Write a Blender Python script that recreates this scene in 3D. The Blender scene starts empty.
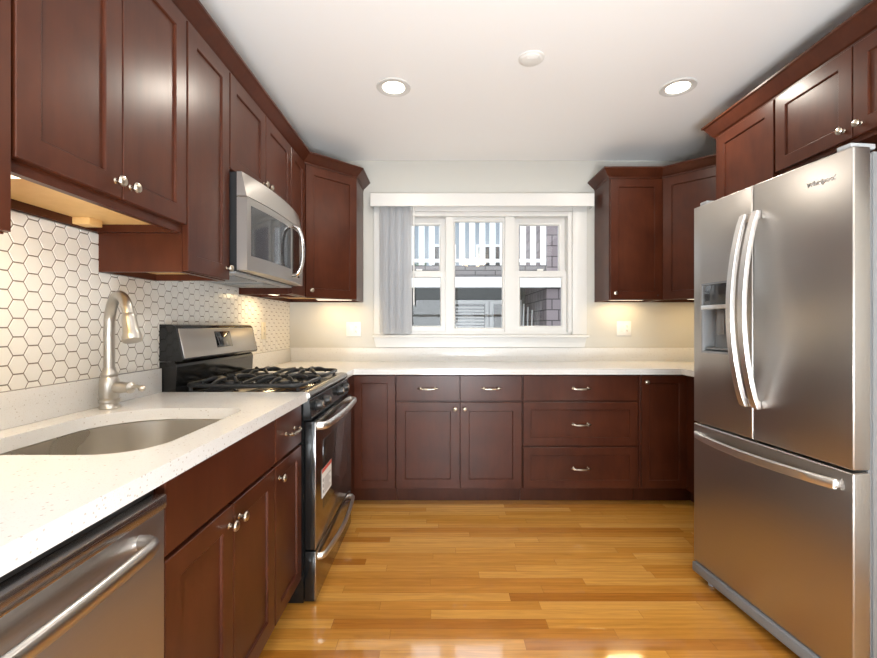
import bpy, bmesh, math, random
from mathutils import Vector, Matrix
PI = math.pi
R = math.radians
random.seed(7)
scene = bpy.context.scene
COL = scene.collection

# ------------------------------------------------------------------ camera, world, exposure
F_PX = 434.0
cam_data = bpy.data.cameras.new('camera')
cam_data.sensor_fit = 'HORIZONTAL'
cam_data.sensor_width = 36.0
cam_data.lens = F_PX / 877.0 * 36.0
cam_data.shift_x = 0.0
cam_data.shift_y = -3.0 / 877.0
cam_data.clip_start = 0.02
cam = bpy.data.objects.new('camera', cam_data)
cam.location = (0.0, 0.0, 1.197)
cam.rotation_euler = (PI / 2, 0, 0)
COL.objects.link(cam)
scene.camera = cam

world = bpy.data.worlds.new('overcast_sky')
scene.world = world
world.use_nodes = True
wn = world.node_tree.nodes
wl = world.node_tree.links
wn.clear()
w_out = wn.new('ShaderNodeOutputWorld')
w_bg = wn.new('ShaderNodeBackground')
w_bg.inputs['Color'].default_value = (0.87, 0.94, 1.0, 1)
# overcast sky: three times as bright overhead as at the horizon
w_tc = wn.new('ShaderNodeTexCoord')
w_sp = wn.new('ShaderNodeSeparateXYZ')
wl.new(w_tc.outputs['Generated'], w_sp.inputs[0])
w_mr = wn.new('ShaderNodeMapRange')
w_mr.inputs['From Min'].default_value = 0.0
w_mr.inputs['From Max'].default_value = 1.0
w_mr.inputs['To Min'].default_value = 1.5
w_mr.inputs['To Max'].default_value = 4.5
wl.new(w_sp.outputs['Z'], w_mr.inputs['Value'])
wl.new(w_mr.outputs[0], w_bg.inputs['Strength'])
wl.new(w_bg.outputs[0], w_out.inputs[0])

vs = scene.view_settings
vs.view_transform = 'Standard'
vs.look = 'None'
vs.gamma = 1.0
vs.use_curve_mapping = False
vs.exposure = 0.0
scene.cycles.use_denoising = True
scene.cycles.max_bounces = 8
scene.cycles.diffuse_bounces = 5
scene.cycles.glossy_bounces = 5
scene.cycles.transparent_max_bounces = 24
scene.cycles.sample_clamp_indirect = 8.0

CAN_W = 9.0          # each recessed lamp
CAN_COL = (1.0, 0.92, 0.80)
REAR_W = 45.0        # added fill lamp at the unseen rear window
UNDER_W = 1.25
FILL_W = 152.0      # added fill light behind the camera, bounced off the ceiling

def area_lamp(name, loc, rot, sx, sy, watts, col, parent=None, shape='RECTANGLE', spread=None):
    d = bpy.data.lights.new(name, 'AREA')
    d.shape = shape
    d.size = sx
    if shape in ('RECTANGLE', 'ELLIPSE'):
        d.size_y = sy
    d.energy = watts
    d.color = col
    if spread:
        d.spread = spread
    o = bpy.data.objects.new(name, d)
    o.location = loc
    o.rotation_euler = rot
    COL.objects.link(o)
    if parent:
        o.parent = parent
    return o

# added fill lamp in the unseen rear window, tipped up into the room
area_lamp('rear_fill', (0.45, -3.52, 1.30), (PI / 2 + R(32), 0, 0), 2.5, 1.3, REAR_W, (0.90, 0.95, 1.0))

area_lamp('bounce_light', (0.25, -1.05, 0.56), (R(180 - 25), 0, 0), 0.9, 0.7, FILL_W, (0.91, 0.965, 1.0))  # lamp of the added fill light, aimed up to brighten the ceiling

# ------------------------------------------------------------------ materials
def nodes_of(name):
    m = bpy.data.materials.new(name)
    m.use_nodes = True
    nt = m.node_tree
    b = nt.nodes['Principled BSDF']
    return m, nt, b

def principled(name, col, rough=0.5, metal=0.0, coat=0.0, coat_rough=0.1, spec=0.5, emit=None, es=0.0):
    m, nt, b = nodes_of(name)
    b.inputs['Base Color'].default_value = (*col, 1)
    b.inputs['Roughness'].default_value = rough
    b.inputs['Metallic'].default_value = metal
    b.inputs['Coat Weight'].default_value = coat
    b.inputs['Coat Roughness'].default_value = coat_rough
    b.inputs['Specular IOR Level'].default_value = spec
    if emit:
        b.inputs['Emission Color'].default_value = (*emit, 1)
        b.inputs['Emission Strength'].default_value = es
    # faint procedural variation so no surface is perfectly flat
    tc = nt.nodes.new('ShaderNodeTexCoord')
    n = nt.nodes.new('ShaderNodeTexNoise')
    n.inputs['Scale'].default_value = 6.0
    n.inputs['Detail'].default_value = 3.0
    nt.links.new(tc.outputs['Object'], n.inputs['Vector'])
    mr = nt.nodes.new('ShaderNodeMapRange')
    mr.inputs['To Min'].default_value = max(0.0, rough * 0.92)
    mr.inputs['To Max'].default_value = min(1.0, rough * 1.08)
    nt.links.new(n.outputs['Fac'], mr.inputs['Value'])
    nt.links.new(mr.outputs[0], b.inputs['Roughness'])
    return m

def wood(name, c1, c2, rough=0.33, scale=1.0, coat=0.25):
    m, nt, b = nodes_of(name)
    tc = nt.nodes.new('ShaderNodeTexCoord')
    mp = nt.nodes.new('ShaderNodeMapping')
    mp.inputs['Scale'].default_value = (11 * scale, 11 * scale, 2.2 * scale)
    nt.links.new(tc.outputs['Object'], mp.inputs['Vector'])
    n1 = nt.nodes.new('ShaderNodeTexNoise')
    n1.inputs['Scale'].default_value = 3.0
    n1.inputs['Detail'].default_value = 6.0
    n1.inputs['Roughness'].default_value = 0.6
    nt.links.new(mp.outputs[0], n1.inputs['Vector'])
    n2 = nt.nodes.new('ShaderNodeTexNoise')           # blotchy stain
    n2.inputs['Scale'].default_value = 5.0
    n2.inputs['Detail'].default_value = 2.0
    nt.links.new(tc.outputs['Object'], n2.inputs['Vector'])
    mx = nt.nodes.new('ShaderNodeMix')
    mx.data_type = 'FLOAT'
    mx.inputs[0].default_value = 0.62
    nt.links.new(n1.outputs['Fac'], mx.inputs[2])
    nt.links.new(n2.outputs['Fac'], mx.inputs[3])
    cr = nt.nodes.new('ShaderNodeValToRGB')
    cr.color_ramp.elements[0].position = 0.33
    cr.color_ramp.elements[0].color = (*c1, 1)
    cr.color_ramp.elements[1].position = 0.68
    cr.color_ramp.elements[1].color = (*c2, 1)
    nt.links.new(mx.outputs[0], cr.inputs[0])
    nt.links.new(cr.outputs[0], b.inputs['Base Color'])
    b.inputs['Roughness'].default_value = rough
    b.inputs['Coat Weight'].default_value = coat
    b.inputs['Coat Roughness'].default_value = 0.22
    b.inputs['Specular IOR Level'].default_value = 0.27
    return m

def steel(name, col=(0.50, 0.475, 0.45), rough=0.27, along='x', aniso=0.55):
    """brushed steel: fine lines run along the local x axis"""
    m, nt, b = nodes_of(name)
    b.inputs['Metallic'].default_value = 1.0
    tc = nt.nodes.new('ShaderNodeTexCoord')
    mp = nt.nodes.new('ShaderNodeMapping')
    mp.inputs['Scale'].default_value = (1.5, 1.5, 700) if along == 'x' else (3.0, 3.0, 3.0)
    nt.links.new(tc.outputs['Object'], mp.inputs['Vector'])
    n = nt.nodes.new('ShaderNodeTexNoise')
    n.inputs['Scale'].default_value = 1.0
    n.inputs['Detail'].default_value = 3.0
    nt.links.new(mp.outputs[0], n.inputs['Vector'])
    mr = nt.nodes.new('ShaderNodeMapRange')
    mr.inputs['To Min'].default_value = rough * 0.8
    mr.inputs['To Max'].default_value = rough * 1.25
    nt.links.new(n.outputs['Fac'], mr.inputs['Value'])
    nt.links.new(mr.outputs[0], b.inputs['Roughness'])
    mr2 = nt.nodes.new('ShaderNodeMapRange')
    mr2.inputs['To Min'].default_value = 0.93
    mr2.inputs['To Max'].default_value = 1.05
    nt.links.new(n.outputs['Fac'], mr2.inputs['Value'])
    hs = nt.nodes.new('ShaderNodeHueSaturation')
    hs.inputs['Color'].default_value = (*col, 1)
    nt.links.new(mr2.outputs[0], hs.inputs['Value'])
    nt.links.new(hs.outputs[0], b.inputs['Base Color'])
    if aniso:
        b.inputs['Anisotropic'].default_value = aniso
        tg = nt.nodes.new('ShaderNodeTangent')
        tg.direction_type = 'RADIAL'
        tg.axis = 'Z'
        nt.links.new(tg.outputs[0], b.inputs['Tangent'])
    return m

def quartz(name):
    m, nt, b = nodes_of(name)
    tc = nt.nodes.new('ShaderNodeTexCoord')
    def specks(scale, lo, hi, seed):
        mp = nt.nodes.new('ShaderNodeMapping')
        mp.inputs['Location'].default_value = (seed, seed * 2.1, seed * 0.7)
        nt.links.new(tc.outputs['Object'], mp.inputs['Vector'])
        v = nt.nodes.new('ShaderNodeTexVoronoi')
        v.inputs['Scale'].default_value = scale
        nt.links.new(mp.outputs[0], v.inputs['Vector'])
        s = nt.nodes.new('ShaderNodeSeparateColor')
        nt.links.new(v.outputs['Color'], s.inputs[0])
        pick = nt.nodes.new('ShaderNodeMath'); pick.operation = 'GREATER_THAN'
        pick.inputs[1].default_value = lo
        nt.links.new(s.outputs[0], pick.inputs[0])
        near = nt.nodes.new('ShaderNodeMath'); near.operation = 'LESS_THAN'
        near.inputs[1].default_value = hi
        nt.links.new(v.outputs['Distance'], near.inputs[0])
        mu = nt.nodes.new('ShaderNodeMath'); mu.operation = 'MULTIPLY'
        nt.links.new(pick.outputs[0], mu.inputs[0])
        nt.links.new(near.outputs[0], mu.inputs[1])
        return mu
    a = specks(120, 0.84, 0.26, 1.3)
    c = specks(260, 0.66, 0.30, 5.1)
    m1 = nt.nodes.new('ShaderNodeMix'); m1.data_type = 'RGBA'
    m1.inputs[6].default_value = (0.71, 0.705, 0.69, 1)
    m1.inputs[7].default_value = (0.50, 0.46, 0.42, 1)
    nt.links.new(a.outputs[0], m1.inputs[0])
    m2 = nt.nodes.new('ShaderNodeMix'); m2.data_type = 'RGBA'
    m2.inputs[7].default_value = (0.66, 0.635, 0.60, 1)
    nt.links.new(m1.outputs[2], m2.inputs[6])
    nt.links.new(c.outputs[0], m2.inputs[0])
    nt.links.new(m2.outputs[2], b.inputs['Base Color'])
    b.inputs['Roughness'].default_value = 0.16
    return m

def oak_floor(name):
    m, nt, b = nodes_of(name)
    N, L = nt.nodes, nt.links
    def math_(op, a, bb=None):
        n = N.new('ShaderNodeMath'); n.operation = op
        for i, v in enumerate((a, bb)):
            if v is None: continue
            if isinstance(v, (int, float)): n.inputs[i].default_value = v
            else: L.new(v, n.inputs[i])
        return n.outputs[0]
    geo = N.new('ShaderNodeNewGeometry')
    sp = N.new('ShaderNodeSeparateXYZ')
    L.new(geo.outputs['Position'], sp.inputs[0])
    W = 0.0572
    v = math_('DIVIDE', sp.outputs['Y'], W)
    row = math_('FLOOR', v)
    fv = math_('FRACT', v)
    wn1 = N.new('ShaderNodeTexWhiteNoise'); wn1.noise_dimensions = '1D'
    L.new(row, wn1.inputs['W'])
    row2 = math_('ADD', row, 37.7)
    wn2 = N.new('ShaderNodeTexWhiteNoise'); wn2.noise_dimensions = '1D'
    L.new(row2, wn2.inputs['W'])
    ln = math_('ADD', math_('MULTIPLY', wn2.outputs['Value'], 0.55), 0.55)
    u = math_('ADD', math_('DIVIDE', sp.outputs['X'], ln), math_('MULTIPLY', wn1.outputs['Value'], 13.0))
    pid = math_('FLOOR', u)
    fu = math_('FRACT', u)
    cv = N.new('ShaderNodeCombineXYZ')
    L.new(pid, cv.inputs[0]); L.new(row, cv.inputs[1])
    wn3 = N.new('ShaderNodeTexWhiteNoise'); wn3.noise_dimensions = '2D'
    L.new(cv.outputs[0], wn3.inputs['Vector'])
    ramp = N.new('ShaderNodeValToRGB')
    els = ramp.color_ramp.elements
    els[0].position = 0.0; els[0].color = (0.40, 0.145, 0.019, 1)
    els[1].position = 1.0; els[1].color = (0.72, 0.37, 0.088, 1)
    e = els.new(0.18); e.color = (0.53, 0.220, 0.034, 1)
    e = els.new(0.55); e.color = (0.62, 0.290, 0.052, 1)
    L.new(wn3.outputs['Value'], ramp.inputs[0])
    # grain, running along the boards, shifted for each board
    off = math_('MULTIPLY', wn3.outputs['Value'], 40.0)
    gx = math_('ADD', math_('MULTIPLY', sp.outputs['X'], 2.2), off)
    gy = math_('ADD', math_('MULTIPLY', sp.outputs['Y'], 30.0), off)
    gv = N.new('ShaderNodeCombineXYZ')
    L.new(gx, gv.inputs[0]); L.new(gy, gv.inputs[1])
    n1 = N.new('ShaderNodeTexNoise')
    n1.inputs['Scale'].default_value = 1.6; n1.inputs['Detail'].default_value = 5.0
    n1.inputs['Distortion'].default_value = 1.4
    L.new(gv.outputs[0], n1.inputs['Vector'])
    wv = N.new('ShaderNodeTexWave')
    wv.bands_direction = 'Y'
    wv.inputs['Scale'].default_value = 0.35; wv.inputs['Distortion'].default_value = 5.0
    wv.inputs['Detail'].default_value = 2.0; wv.inputs['Detail Scale'].default_value = 0.6
    L.new(gv.outputs[0], wv.inputs['Vector'])
    g = math_('ADD', math_('MULTIPLY', n1.outputs['Fac'], 0.8), math_('MULTIPLY', wv.outputs['Fac'], 0.10))
    gm = N.new('ShaderNodeMapRange')
    gm.inputs['From Min'].default_value = 0.2; gm.inputs['From Max'].default_value = 0.75
    gm.inputs['To Min'].default_value = 0.72; gm.inputs['To Max'].default_value = 1.16
    L.new(g, gm.inputs['Value'])
    hs = N.new('ShaderNodeHueSaturation')
    L.new(ramp.outputs[0], hs.inputs['Color'])
    L.new(gm.outputs[0], hs.inputs['Value'])
    # joints
    j1 = math_('LESS_THAN', fv, 0.022)
    j2 = math_('LESS_THAN', math_('MULTIPLY', fu, ln), 0.0014)
    jj = math_('MAXIMUM', j1, j2)
    mx = N.new('ShaderNodeMix'); mx.data_type = 'RGBA'
    L.new(math_('MULTIPLY', jj, 0.6), mx.inputs[0])
    L.new(hs.outputs[0], mx.inputs[6])
    mx.inputs[7].default_value = (0.13, 0.055, 0.015, 1)
    L.new(mx.outputs[2], b.inputs['Base Color'])
    b.inputs['Roughness'].default_value = 0.11
    b.inputs['Coat Weight'].default_value = 1.0
    b.inputs['Coat IOR'].default_value = 1.6
    b.inputs['Coat Roughness'].default_value = 0.06
    bp = N.new('ShaderNodeBump')
    bp.inputs['Strength'].default_value = 0.08; bp.inputs['Distance'].default_value = 0.002
    wob = N.new('ShaderNodeTexNoise'); wob.inputs['Scale'].default_value = 9.0
    L.new(geo.outputs['Position'], wob.inputs['Vector'])
    hgt = math_('SUBTRACT', math_('ADD', math_('MULTIPLY', wn3.outputs['Value'], 0.15), math_('MULTIPLY', wob.outputs['Fac'], 0.6)), jj)
    L.new(hgt, bp.inputs['Height'])
    L.new(bp.outputs[0], b.inputs['Normal'])
    L.new(bp.outputs[0], b.inputs['Coat Normal'])
    return m

def paint(name, col, rough=0.6, bump=0.05):
    m, nt, b = nodes_of(name)
    b.inputs['Base Color'].default_value = (*col, 1)
    b.inputs['Roughness'].default_value = rough
    tc = nt.nodes.new('ShaderNodeTexCoord')
    n = nt.nodes.new('ShaderNodeTexNoise')
    n.inputs['Scale'].default_value = 220.0
    nt.links.new(tc.outputs['Object'], n.inputs['Vector'])
    bp = nt.nodes.new('ShaderNodeBump')
    bp.inputs['Strength'].default_value = bump
    bp.inputs['Distance'].default_value = 0.001
    nt.links.new(n.outputs['Fac'], bp.inputs['Height'])
    nt.links.new(bp.outputs[0], b.inputs['Normal'])
    return m

def glass(name, tint=(1, 1, 1)):
    m = bpy.data.materials.new(name)
    m.use_nodes = True
    nt = m.node_tree
    nt.nodes.clear()
    out = nt.nodes.new('ShaderNodeOutputMaterial')
    tr = nt.nodes.new('ShaderNodeBsdfTransparent')
    tr.inputs[0].default_value = (*tint, 1)
    gl = nt.nodes.new('ShaderNodeBsdfGlossy')
    gl.inputs['Roughness'].default_value = 0.0
    fr = nt.nodes.new('ShaderNodeFresnel')
    fr.inputs['IOR'].default_value = 1.5
    mx = nt.nodes.new('ShaderNodeMixShader')
    nt.links.new(fr.outputs[0], mx.inputs[0])
    nt.links.new(tr.outputs[0], mx.inputs[1])
    nt.links.new(gl.outputs[0], mx.inputs[2])
    nt.links.new(mx.outputs[0], out.inputs[0])
    return m

def sheer(name):
    m = bpy.data.materials.new(name)
    m.use_nodes = True
    nt = m.node_tree
    nt.nodes.clear()
    out = nt.nodes.new('ShaderNodeOutputMaterial')
    d = nt.nodes.new('ShaderNodeBsdfDiffuse'); d.inputs[0].default_value = (0.93, 0.93, 0.94, 1)
    t = nt.nodes.new('ShaderNodeBsdfTranslucent'); t.inputs[0].default_value = (0.80, 0.82, 0.85, 1)
    tr = nt.nodes.new('ShaderNodeBsdfTransparent')
    a = nt.nodes.new('ShaderNodeMixShader'); a.inputs[0].default_value = 0.35
    nt.links.new(d.outputs[0], a.inputs[1]); nt.links.new(t.outputs[0], a.inputs[2])
    c = nt.nodes.new('ShaderNodeMixShader'); c.inputs[0].default_value = 0.38
    nt.links.new(a.outputs[0], c.inputs[1]); nt.links.new(tr.outputs[0], c.inputs[2])
    nt.links.new(c.outputs[0], out.inputs[0])
    return m

def shingles(name, c1, c2, w=0.2, h=0.16):
    m, nt, b = nodes_of(name)
    geo = nt.nodes.new('ShaderNodeNewGeometry')
    sp = nt.nodes.new('ShaderNodeSeparateXYZ')
    nt.links.new(geo.outputs['Position'], sp.inputs[0])
    ad = nt.nodes.new('ShaderNodeMath'); ad.operation = 'ADD'
    nt.links.new(sp.outputs['X'], ad.inputs[0]); nt.links.new(sp.outputs['Y'], ad.inputs[1])
    cv = nt.nodes.new('ShaderNodeCombineXYZ')
    nt.links.new(ad.outputs[0], cv.inputs[0]); nt.links.new(sp.outputs['Z'], cv.inputs[1])
    br = nt.nodes.new('ShaderNodeTexBrick')
    br.inputs['Color1'].default_value = (*c1, 1); br.inputs['Color2'].default_value = (*c2, 1)
    br.inputs['Mortar'].default_value = (c1[0] * .28, c1[1] * .28, c1[2] * .28, 1)
    br.inputs['Scale'].default_value = 1.0
    br.inputs['Brick Width'].default_value = w
    br.inputs['Row Height'].default_value = h
    br.inputs['Mortar Size'].default_value = 0.008
    nt.links.new(cv.outputs[0], br.inputs['Vector'])
    nt.links.new(br.outputs[0], b.inputs['Base Color'])
    b.inputs['Roughness'].default_value = 0.8
    return m

CHERRY = wood('cherry_wood', (0.046, 0.0112, 0.0050), (0.082, 0.0218, 0.0092), rough=0.31, coat=0.0)
MAPLE = wood('maple_ply', (0.62, 0.36, 0.13), (0.72, 0.46, 0.19), rough=0.5, coat=0.0)
QUARTZ = quartz('speckled_quartz')
OAK = oak_floor('oak_boards')
WALLP = paint('greige_paint', (0.57, 0.56, 0.52))
CEILP = paint('ceiling_paint', (0.93, 0.93, 0.93), 0.8)
TRIMP = paint('white_trim_paint', (0.70, 0.695, 0.675), 0.35, 0.01)
TILE = principled('white_tile', (0.78, 0.755, 0.71), 0.22)
GROUT = principled('brown_grey_grout', (0.19, 0.155, 0.125), 0.9)
STEEL = steel('brushed_steel', rough=0.36)
STEELF = steel('fridge_steel', (0.47, 0.44, 0.41), 0.34)
STEELO = steel('oven_steel', (0.36, 0.335, 0.31), 0.20, aniso=0.0)
STEELS = steel('sink_steel', (0.66, 0.63, 0.58), 0.28, along='none', aniso=0.0)
NICKEL = principled('brushed_nickel', (0.50, 0.475, 0.435), 0.34, 1.0)
PEWTER = principled('pewter_nickel', (0.52, 0.46, 0.38), 0.27, 1.0)
CHROME = principled('satin_chrome', (0.80, 0.80, 0.80), 0.16, 1.0)
DWBAR = principled('dark_satin_bar', (0.50, 0.48, 0.46), 0.30, 1.0)
SATIN = principled('satin_handle_metal', (0.80, 0.79, 0.78), 0.36, 1.0)
BLACK = principled('black_enamel', (0.010, 0.010, 0.010), 0.14)
BLACKP = principled('black_plastic', (0.016, 0.016, 0.017), 0.38)
IRON = principled('cast_iron', (0.022, 0.023, 0.025), 0.42)
DGLASS = principled('dark_oven_glass', (0.018, 0.017, 0.016), 0.06, coat=0.4, coat_rough=0.03)
MGLASS = principled('microwave_glass', (0.035, 0.036, 0.038), 0.08, coat=0.3, coat_rough=0.03)
GREY = principled('grey_plastic', (0.20, 0.205, 0.21), 0.42)
LGREY = principled('light_grey_plastic', (0.38, 0.39, 0.40), 0.4)
CAVITY = principled('dispenser_grey', (0.24, 0.25, 0.26), 0.35)
PLATE = principled('outlet_plastic', (0.80, 0.79, 0.76), 0.35)
ALMOND = principled('almond_plastic', (0.74, 0.67, 0.52), 0.4)
SLOT = principled('outlet_slot', (0.03, 0.03, 0.03), 0.6)
PAPER = principled('sticker_paper', (0.82, 0.81, 0.78), 0.6)
INK = principled('sticker_ink', (0.16, 0.15, 0.15), 0.7)
REDINK = principled('sticker_red', (0.55, 0.08, 0.05), 0.7)
GLASS = glass('window_glass')
VANE = sheer('sheer_vane')
LENS = principled('lamp_lens', (1, 1, 1), 0.4, emit=(1.0, 0.90, 0.74), es=9.0)
BARLENS = principled('bar_lens', (1, 1, 1), 0.4, emit=(1.0, 0.86, 0.62), es=1.6)
GLOBE = principled('frosted_globe', (1, 1, 1), 0.4, emit=(1.0, 0.72, 0.40), es=12.0)
DISPLAY = principled('range_display', (0.010, 0.010, 0.010), 0.05, coat=0.5, coat_rough=0.02)
WHITEX = principled('white_exterior_paint', (0.86, 0.87, 0.87), 0.6)
SHINGLE = shingles('mauve_shingles', (0.20, 0.165, 0.175), (0.25, 0.21, 0.222))
SHINGLEG = shingles('grey_shingles', (0.17, 0.16, 0.163), (0.21, 0.195, 0.20), 0.3, 0.07)
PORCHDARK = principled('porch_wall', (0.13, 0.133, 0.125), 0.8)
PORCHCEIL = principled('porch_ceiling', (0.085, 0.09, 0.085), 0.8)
FOLIAGE = principled('foliage_green', (0.10, 0.15, 0.11), 0.9)
BARK = principled('bark', (0.12, 0.09, 0.07), 0.9)
SOIL = principled('yard_ground', (0.20, 0.20, 0.18), 0.95)
BLUEX = principled('pale_blue_siding', (0.30, 0.35, 0.40), 0.8)

# ------------------------------------------------------------------ mesh helpers
class MB:
    def __init__(self):
        self.bm = bmesh.new()
    def loft(self, rings, cap0=True, cap1=True, closed=True):
        vs_ = [[self.bm.verts.new(p) for p in r] for r in rings]
        n = len(vs_[0])
        for a, b in zip(vs_[:-1], vs_[1:]):
            for i in range(n if closed else n - 1):
                j = (i + 1) % n
                try: self.bm.faces.new((a[i], a[j], b[j], b[i]))
                except ValueError: pass
        if cap0: self.bm.faces.new(list(reversed(vs_[0])))
        if cap1: self.bm.faces.new(vs_[-1])
        return vs_
    def box(self, x0, x1, y0, y1, z0, z1, bevel=0.0, seg=2):
        if x0 > x1: x0, x1 = x1, x0
        if y0 > y1: y0, y1 = y1, y0
        if z0 > z1: z0, z1 = z1, z0
        r = [[(x0, y0, z0), (x1, y0, z0), (x1, y1, z0), (x0, y1, z0)],
             [(x0, y0, z1), (x1, y0, z1), (x1, y1, z1), (x0, y1, z1)]]
        v = self.loft(r)
        if bevel > 0:
            vv = v[0] + v[1]
            es = {e for q in vv for e in q.link_edges}
            bmesh.ops.bevel(self.bm, geom=list(es), offset=bevel, segments=seg, affect='EDGES', profile=0.5)
        return self
    def prism(self, poly, z0, z1):
        self.loft([[(x, y, z0) for x, y in poly], [(x, y, z1) for x, y in poly]])
        return self
    def panel(self, x0, x1, z0, z1, y_back=0.0, t=0.02, fw=0.0, rec=0.008, ch=0.002):
        """a cabinet front facing -y; fw > 0 gives a shaker frame round a recessed panel"""
        def ring(i, y):
            return [(x0 + i, y, z0 + i), (x1 - i, y, z0 + i), (x1 - i, y, z1 - i), (x0 + i, y, z1 - i)]
        yb, yf = y_back, y_back - t
        rings = [ring(0, yb), ring(0, yf + ch), ring(ch, yf)]
        if fw:
            rings += [ring(fw, yf), ring(fw + 0.0025, yf + 0.002), ring(fw + 0.004, yf + rec)]
        self.loft(rings)
        return self
    def tube(self, pts, r, seg=12, caps=True, flat=None):
        pts = [Vector(p) for p in pts]
        n = len(pts)
        rr = r if isinstance(r, (list, tuple)) else [r] * n
        rings = []
        up = None
        for i, p in enumerate(pts):
            t = (pts[min(i + 1, n - 1)] - pts[max(i - 1, 0)]).normalized()
            if up is None:
                up = Vector((0, 0, 1)) if abs(t.z) < 0.9 else Vector((1, 0, 0))
            a = (up - t * up.dot(t)).normalized()
            b = t.cross(a)
            up = a
            ra, rb = (rr[i], rr[i]) if flat is None else (rr[i] * flat[0], rr[i] * flat[1])
            rings.append([p + a * (ra * math.cos(2 * PI * k / seg)) + b * (rb * math.sin(2 * PI * k / seg)) for k in range(seg)])
        self.loft(rings, caps, caps)
        return self
    def lathe(self, prof, origin=(0, 0, 0), axis=(0, 0, 1), seg=24):
        ax = Vector(axis).normalized()
        ref = Vector((1, 0, 0)) if abs(ax.x) < 0.9 else Vector((0, 1, 0))
        u = (ref - ax * ref.dot(ax)).normalized()
        w = ax.cross(u)
        o = Vector(origin)
        rings = [[o + ax * h + (u * math.cos(2 * PI * k / seg) + w * math.sin(2 * PI * k / seg)) * max(r, 1e-5) for k in range(seg)] for r, h in prof]
        self.loft(rings)
        return self
    def xf(self, M):
        bmesh.ops.transform(self.bm, matrix=M, verts=self.bm.verts)
        return self
    def mesh(self, name, mat, smooth=True, angle=35):
        bmesh.ops.recalc_face_normals(self.bm, faces=self.bm.faces)
        me = bpy.data.meshes.new(name)
        self.bm.to_mesh(me)
        self.bm.free()
        me.materials.append(mat)
        if smooth:
            me.polygons.foreach_set('use_smooth', [True] * len(me.polygons))
            me.set_sharp_from_angle(angle=R(angle))
        return me
    def build(self, name, mat, parent=None, world=False, smooth=True, angle=35):
        if world and parent is not None:
            self.xf(mat_of(parent).inverted())
        me = self.mesh(name, mat, smooth, angle)
        return link(name, me, parent)

def link(name, data, parent=None, loc=(0, 0, 0)):
    o = bpy.data.objects.new(name, data)
    o.location = loc
    COL.objects.link(o)
    if parent is not None:
        o.parent = parent
    return o

def mat_of(o):
    M = Matrix.LocRotScale(o.location, o.rotation_euler, o.scale)
    return mat_of(o.parent) @ M if o.parent else M

def tag(o, label, cat, group=None, kind=None):
    o['label'] = label
    o['category'] = cat
    if group: o['group'] = group
    if kind: o['kind'] = kind
    return o

def thing(name, label, cat, loc=(0, 0, 0), rz=0.0, group=None):
    o = bpy.data.objects.new(name, None)
    o.empty_display_size = 0.1
    o.location = loc
    o.rotation_euler = (0, 0, rz)
    COL.objects.link(o)
    return tag(o, label, cat, group)

def struct(o, label=None):
    o['kind'] = 'structure'
    if label: o['label'] = label
    return o

def arc(c, r, a0, a1, n, u, w):
    c, u, w = Vector(c), Vector(u), Vector(w)
    return [c + u * (r * math.cos(a0 + (a1 - a0) * i / n)) + w * (r * math.sin(a0 + (a1 - a0) * i / n)) for i in range(n + 1)]

# ------------------------------------------------------------------ dimensions of the room (metres; camera at x = y = 0)
XL, XR, YB, YF, CEIL = -1.205, 2.25, 3.50, -3.50, 2.53
FL = XL + 0.60        # face of the base cabinets along the left wall
UL = XL + 0.30        # face of the wall cabinets along the left wall
FB = YB - 0.595       # face of the base cabinets along the back wall
UB = YB - 0.30        # face of the wall cabinets along the back wall
CT0, CT1 = 0.876, 0.914
UBOT, UTOP = 1.388, 2.286

# ------------------------------------------------------------------ room shell
struct(MB().box(XL - .12, XR + .12, YF - .12, YB + .14, -0.10, 0.0).build('floor', OAK, smooth=False))
struct(MB().box(XL - .12, XR + .12, YF - .12, YB + .14, CEIL, CEIL + .1).build('ceiling', CEILP, smooth=False))
wall_left = struct(MB().box(XL - .12, XL, YF - .12, YB + .14, 0, CEIL).build('wall_left', WALLP, smooth=False))
struct(MB().box(XR, XR + .12, YF - .12, YB + .14, 0, CEIL).build('wall_right', WALLP, smooth=False))
WX0, WX1, WZ0, WZ1 = -0.405, 1.075, 1.126, 2.116      # kitchen window opening
m = MB()
m.box(XL, WX0, YB, YB + .14, 0, CEIL).box(WX1, XR, YB, YB + .14, 0, CEIL)
m.box(WX0, WX1, YB, YB + .14, 0, WZ0).box(WX0, WX1, YB, YB + .14, WZ1, CEIL)
struct(m.build('wall_back', WALLP, smooth=False))
RX0, RX1, RZ0, RZ1 = -0.85, 1.75, 0.55, 2.35          # opening of the added rear window, unseen behind the camera
m = MB()
m.box(XL, RX0, YF - .12, YF, 0, CEIL).box(RX1, XR, YF - .12, YF, 0, CEIL)
m.box(RX0, RX1, YF - .12, YF, 0, RZ0).box(RX0, RX1, YF - .12, YF, RZ1, CEIL)
struct(m.build('wall_rear', WALLP, smooth=False))

# kitchen window: casing, stool, apron, three units
w1 = struct(bpy.data.objects.new('window_1', None)); COL.objects.link(w1)
w1.location = (0.335, YB, WZ0)
m = MB()
CW = 0.115
m.box(WX0 - CW, WX0, YB - .022, YB - .001, WZ0 + .001, WZ1 + .10, .003)
m.box(WX1, WX1 + CW, YB - .022, YB - .001, WZ0 + .001, WZ1 + .10, .003)
m.box(WX0, WX1, YB - .022, YB - .001, WZ1, WZ1 + .10, .003)
m.build('casing', TRIMP, w1, world=True)
m = MB()
m.box(WX0 - CW - .005, WX1 + CW + .01, YB - .055, YB - .001, WZ0 - .02, WZ0, .004)
m.box(WX0 + .001, WX1 - .001, YB, YB + .06, WZ0 - .02, WZ0 + .001)
m.build('sill', TRIMP, w1, world=True)
m = MB()
xa, xb = WX0 - CW, WX1 + CW
za, zb = 1.026, WZ0 - .02
m.loft([[(xa + .02, y, za), (xb - .02, y, za), (xb, y, zb), (xa, y, zb)] for y in (YB - .001, YB - .022)])
m.build('apron', TRIMP, w1, world=True)
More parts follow.
